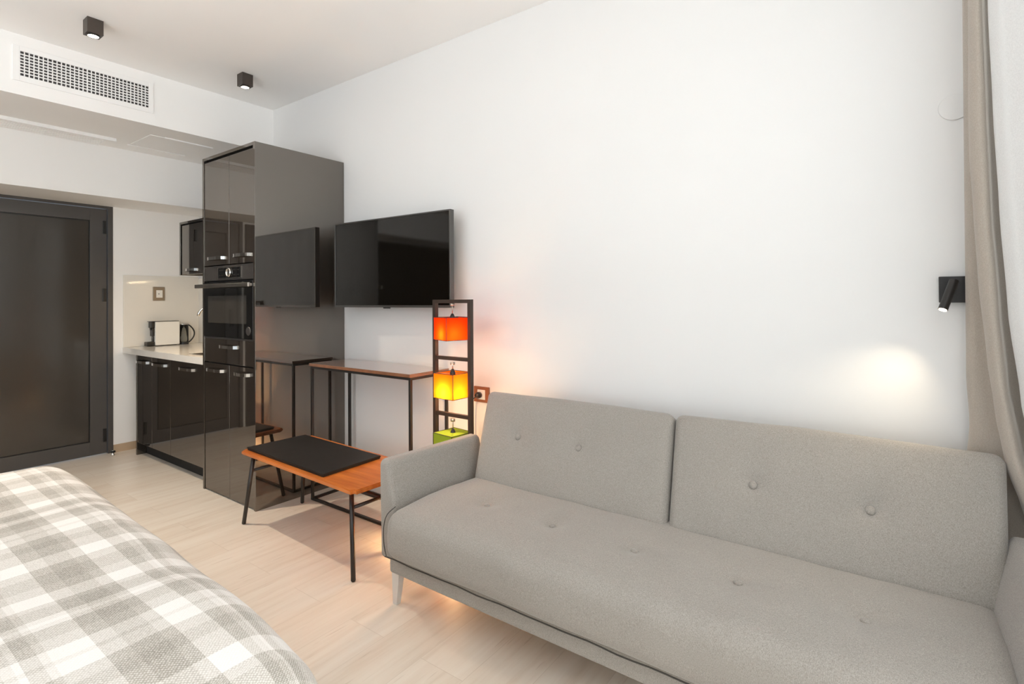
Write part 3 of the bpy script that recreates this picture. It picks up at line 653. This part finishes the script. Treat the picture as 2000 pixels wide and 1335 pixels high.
def back_pt(x, z, out=0): return Vector((x, 0, 0))+BB+up*z+nr*out
bl = [(-1.345, .232), (-1.045, .232)]; br_ = [(-.392, .215), (-.075, .205)]
pL, fL = back_panel(-1.556, -.669, -.065, -.035, bl); pR, fR = back_panel(-.664, .222, -.035, .018, br_)
oL = obj('back_cushion', pL, 'sofa_fabric', sf, True); oR = obj('back_cushion', pR, 'sofa_fabric', sf, True)
def button(parent, c_, n_, r=.0125):
    q_ = n_.to_track_quat('Z', 'Y').to_matrix().to_4x4(); q_.translation = c_
    bm = LA([(.0, -.004), (r*.9, -.004), (r, 0), (r*.85, .0045), (r*.45, .0068), (0, .0075)], (0, 0, 0), n=20)
    obj('button', bm, 'sofa_fabric', parent, True, xf=q_)
for pan, bb in ((oL, bl), (oR, br_)):
    for (a_, b_) in bb:
        xa = -1.556 if pan is oL else -.664; u = (a_-xa)/.887; v = b_/H_
        fl = (-.065*(1-u)-.035*u) if pan is oL else (-.035*(1-u)+.018*u)
        button(pan, back_pt(a_+v*fl, b_, -.004), nr, .0145)
seat = [o for o in sf.children if o.name.startswith('seat_cushion')][0]
for (a_, b_) in seat_btn: button(seat, Vector((a_, b_, .424-.0088)), Vector((0, 0, 1)), .0125)
obj('back_support', B((-1.5, .15, 1.99, 2.07, .22, .45)), 'black_metal', sf)
# legs: folded blade legs
def leg_bm(x, y, sx, sy):
    bm = bmesh.new()
    def ring(z, cx, cy, a_, b_): return [bm.verts.new((cx+i*a_, cy+j*b_, z)) for i, j in ((-1, -1), (1, -1), (1, 1), (-1, 1))]
    rs = [ring(.0005, x+sx*.030, y-sy*.004, .011, .011), ring(.145, x+sx*.012, y+sy*.002, .021, .016), ring(.165, x+sx*.004, y, .029, .022), ring(.1735, x-sx*.01, y, .045, .03)]
    for q0, q1 in zip(rs, rs[1:]):
        for k in range(4): bm.faces.new((q0[k], q0[(k+1) % 4], q1[(k+1) % 4], q1[k]))
    bm.faces.new(rs[0][::-1]); bm.faces.new(rs[-1])
    return bm
for (x, y, sx, sy) in ((-1.617, 1.451, -1, -1), (-1.555, 1.97, -1, 1), (.19, 1.43, 1, -1), (.19, 1.97, 1, 1), (-.69, 1.97, 0, 1)):
    lg = obj('leg', leg_bm(x, y, sx, sy), 'leg_grey', sf); 
# ------------------------------------------------------------------ sconce and cover disc
sc_ = thing('wall_sconce', 'black wall reading light with tilted tube on the white wall by the curtain', 'wall light', (.148, WY, 1.245))
obj('backplate', B((.104, .192, WY-.022, WY, 1.203, 1.287), bevel=.0015), 'sconce_black', sc_)
a0, a1 = Vector((.138, 2.145, 1.272)), Vector((.108, 2.105, 1.182)); ax = (a1-a0).normalized()
obj('tube', T([a0, a1], r=.0125, n=24), 'sconce_black', sc_)
obj('joint', T([(.142, WY-.022, 1.25), (.134, 2.146, 1.255)], r=.006, n=12), 'sconce_black', sc_)
qm = ax.to_track_quat('Z', 'Y').to_matrix().to_4x4(); qm.translation = a1
obj('lens', LA([(0, 0), (.0105, 0), (.0105, .0012), (0, .0012)], (0, 0, 0), n=20), 'sconce_lens', sc_, xf=qm)
spot('sconce_beam', a1+ax*.012, (-.10, 2.085, .80), 4.6, 1.6, 1.0, (1, .84, .60), .008)
dk = obj('cover_plate', LA([(0, 0), (.040, 0), (.0425, -.0035), (.041, -.006), (0, -.006)], (0, 0, 0), 'y', 48), 'wall_paint_dimmed', origin=(0, 0, 0))
dk.location = (.149, WY, 1.833); props(dk, 'round white blank cover plate high on the wall beside the curtain', 'cover plate')
# ------------------------------------------------------------------ curtains
def interp(tab, z):
    tab = sorted(tab)
    if z <= tab[0][0]: return tab[0][1]
    for (z0_, v0), (z1_, v1) in zip(tab, tab[1:]):
        if z <= z1_:
            t = (z-z0_)/(z1_-z0_); t = t*t*(3-2*t)*.5+t*.5; return v0+(v1-v0)*t
    return tab[-1][1]
def ribbon(levels, zs, n=60):
    """levels(z) -> control points in plan; a smooth hanging cloth through them"""
    rows = []
    bm = bmesh.new()
    for z in zs:
        P_ = [Vector((x, y, z)) for x, y in levels(z)]; out = []
        for i in range(n):
            t = i/(n-1)*(len(P_)-1); k = min(int(t), len(P_)-2); f = t-k
            p0, p1, p2, p3 = P_[max(k-1, 0)], P_[k], P_[k+1], P_[min(k+2, len(P_)-1)]
            out.append(.5*((2*p1)+(p2-p0)*f+(2*p0-5*p1+4*p2-p3)*f*f+(3*p1-p0-3*p2+p3)*f**3))
        rows.append([bm.verts.new(v) for v in out])
    for r0, r1 in zip(rows, rows[1:]):
        for k in range(n-1): bm.faces.new((r0[k], r0[k+1], r1[k+1], r1[k]))
    return bm
def solid(o, t):
    m = o.modifiers.new('thickness', 'SOLIDIFY'); m.thickness = t; m.offset = 0
f2L = [(2.6, .171), (2.08, .170), (1.78, .168), (1.635, .169), (1.486, .176), (1.279, .185), (1.045, .203), (.90, .218), (.76, .237), (.62, .275), (.45, .33), (.05, .40)]
f2R = [(2.6, .190), (2.06, .193), (1.77, .198), (1.48, .205), (1.19, .220), (.977, .234), (.80, .258), (.65, .30), (.45, .35), (.05, .42)]
def drape(z):
    L, R_ = interp(f2L, z), interp(f2R, z); wv = .006*math.sin(z*9)+.004*math.sin(z*23+1)
    lowk = max(0, (1.1-z))
    l1 = .168+wv*min(1, lowk*2.5)
    return [(l1+.03, 2.195), (l1+.004, 2.18), (l1, 2.155), (l1+.012, 2.13), (l1+.04+lowk*.03, 2.12), (max(L+.03, l1+.03), 2.09), (L+.008, 2.06), (L, 2.035), (L+.004, 2.012), (L*.4+R_*.6, 1.998), (R_, 2.004), (R_+.010, 2.03), (R_+.02, 2.07), (R_+.06, 2.10), (R_+.10, 2.06), (R_+.13, 2.01)]
zs = [2.66-k*.04 for k in range(65)]
dr_ = thing('curtain', 'grey beige drape gathered in the corner behind the sofa end', 'curtain', (.25, 2.1, CH))
o = obj('panel', ribbon(drape, zs, 90), 'drape_fabric', dr_, True); solid(o, .003)
tr_ = thing('curtain_track', 'white curtain track fixed to the ceiling along the window', 'curtain track', (.3, 0, CH))
obj('rail', B((.215, .245, -2.3, 2.2, CH-.022, CH), (.30, .33, -2.3, 2.2, CH-.022, CH), bevel=.002), 'white_metal', tr_)
shL = [(2.6, .205), (2.03, .212), (1.75, .220), (1.47, .231), (1.19, .246), (.92, .272), (.75, .30), (.4, .37), (.05, .42)]
def sheer_lv(z):
    e = interp(shL, z); k = (2.65-z)/2.6; pts = [(e-.004, 2.0), (e-.002, 1.975), (e+.010, 1.945), (e+.016, 1.91), (e+.036, 1.88)]
    y = 1.85; i = 0
    while y > -2.2:
        x = e+.055+.05*min(1, (1.85-y)/1.0)+(.028+.01*k)*math.sin(i*1.9)+.006*math.sin(i*.7+z*1.3)
        pts.append((x, y)); y -= .045; i += 1
    return pts
sh_ = thing('sheer_curtain', 'white sheer curtain hanging along the window at the right edge', 'curtain', (.3, 0, CH))
o = obj('panel', ribbon(sheer_lv, [2.66-k*.06 for k in range(44)], 420), 'sheer_cloth', sh_, True)
# ------------------------------------------------------------------ bed
bd = thing('bed', 'bed under the grey plaid blanket in the lower left corner', 'bed', (-1.95, -.35, 0))
obj('mattress', softbox(-2.82, -.97, -1.25, .54, .22, .46, .05, .12), 'mattress_cloth', bd, True)
obj('bed_frame', B((-2.82, -.97, -1.25, .54, .10, .22), bevel=.01), 'bed_wood', bd)
for (x, y) in ((-2.76, .45), (-1.05, .45), (-2.76, -1.15), (-1.05, -1.15)): obj('leg', B((x-.03, x+.03, y-.03, y+.03, 0, .10)), 'bed_wood', bd)
def bed_fn(p_, n_):
    q_ = p_.copy()
    top = max(0, n_.z)
    q_.z += top*(.010*hash_noise(p_, 2.2)+.005*hash_noise(p_, 6, 4)+.0035*math.sin(p_.x*9+hash_noise(p_, 2)*3))
    side = abs(n_.x)+abs(n_.y)
    q_.y += n_.y*(.014*hash_noise(p_, 3, 8)); q_.x += n_.x*.012*hash_noise(p_, 3, 2)
    q_.y += .065*min(1, max(0, (-1.0-p_.x)/1.6))*max(0, min(1, p_.y/.5))
    # corners of the blanket drop in soft curves
    cx_ = max(0, p_.x-(-1.25)); cyy = max(0, p_.y-.42)
    q_.z -= .25*cx_*cx_*.6*top; k_ = max(0, p_.x+1.35)/.5; q_.y -= .022*k_*k_*max(0, n_.y)
    return q_
bl_ = obj('blanket', softbox(-2.90, -.83, -1.33, .655, .10, .568, .14, .03, bed_fn, rc=8, uv=True), 'plaid_cotton', None, True, origin=(-1.95, -.35, .1))
props(bl_, 'grey and white plaid woven blanket covering the bed', 'blanket')
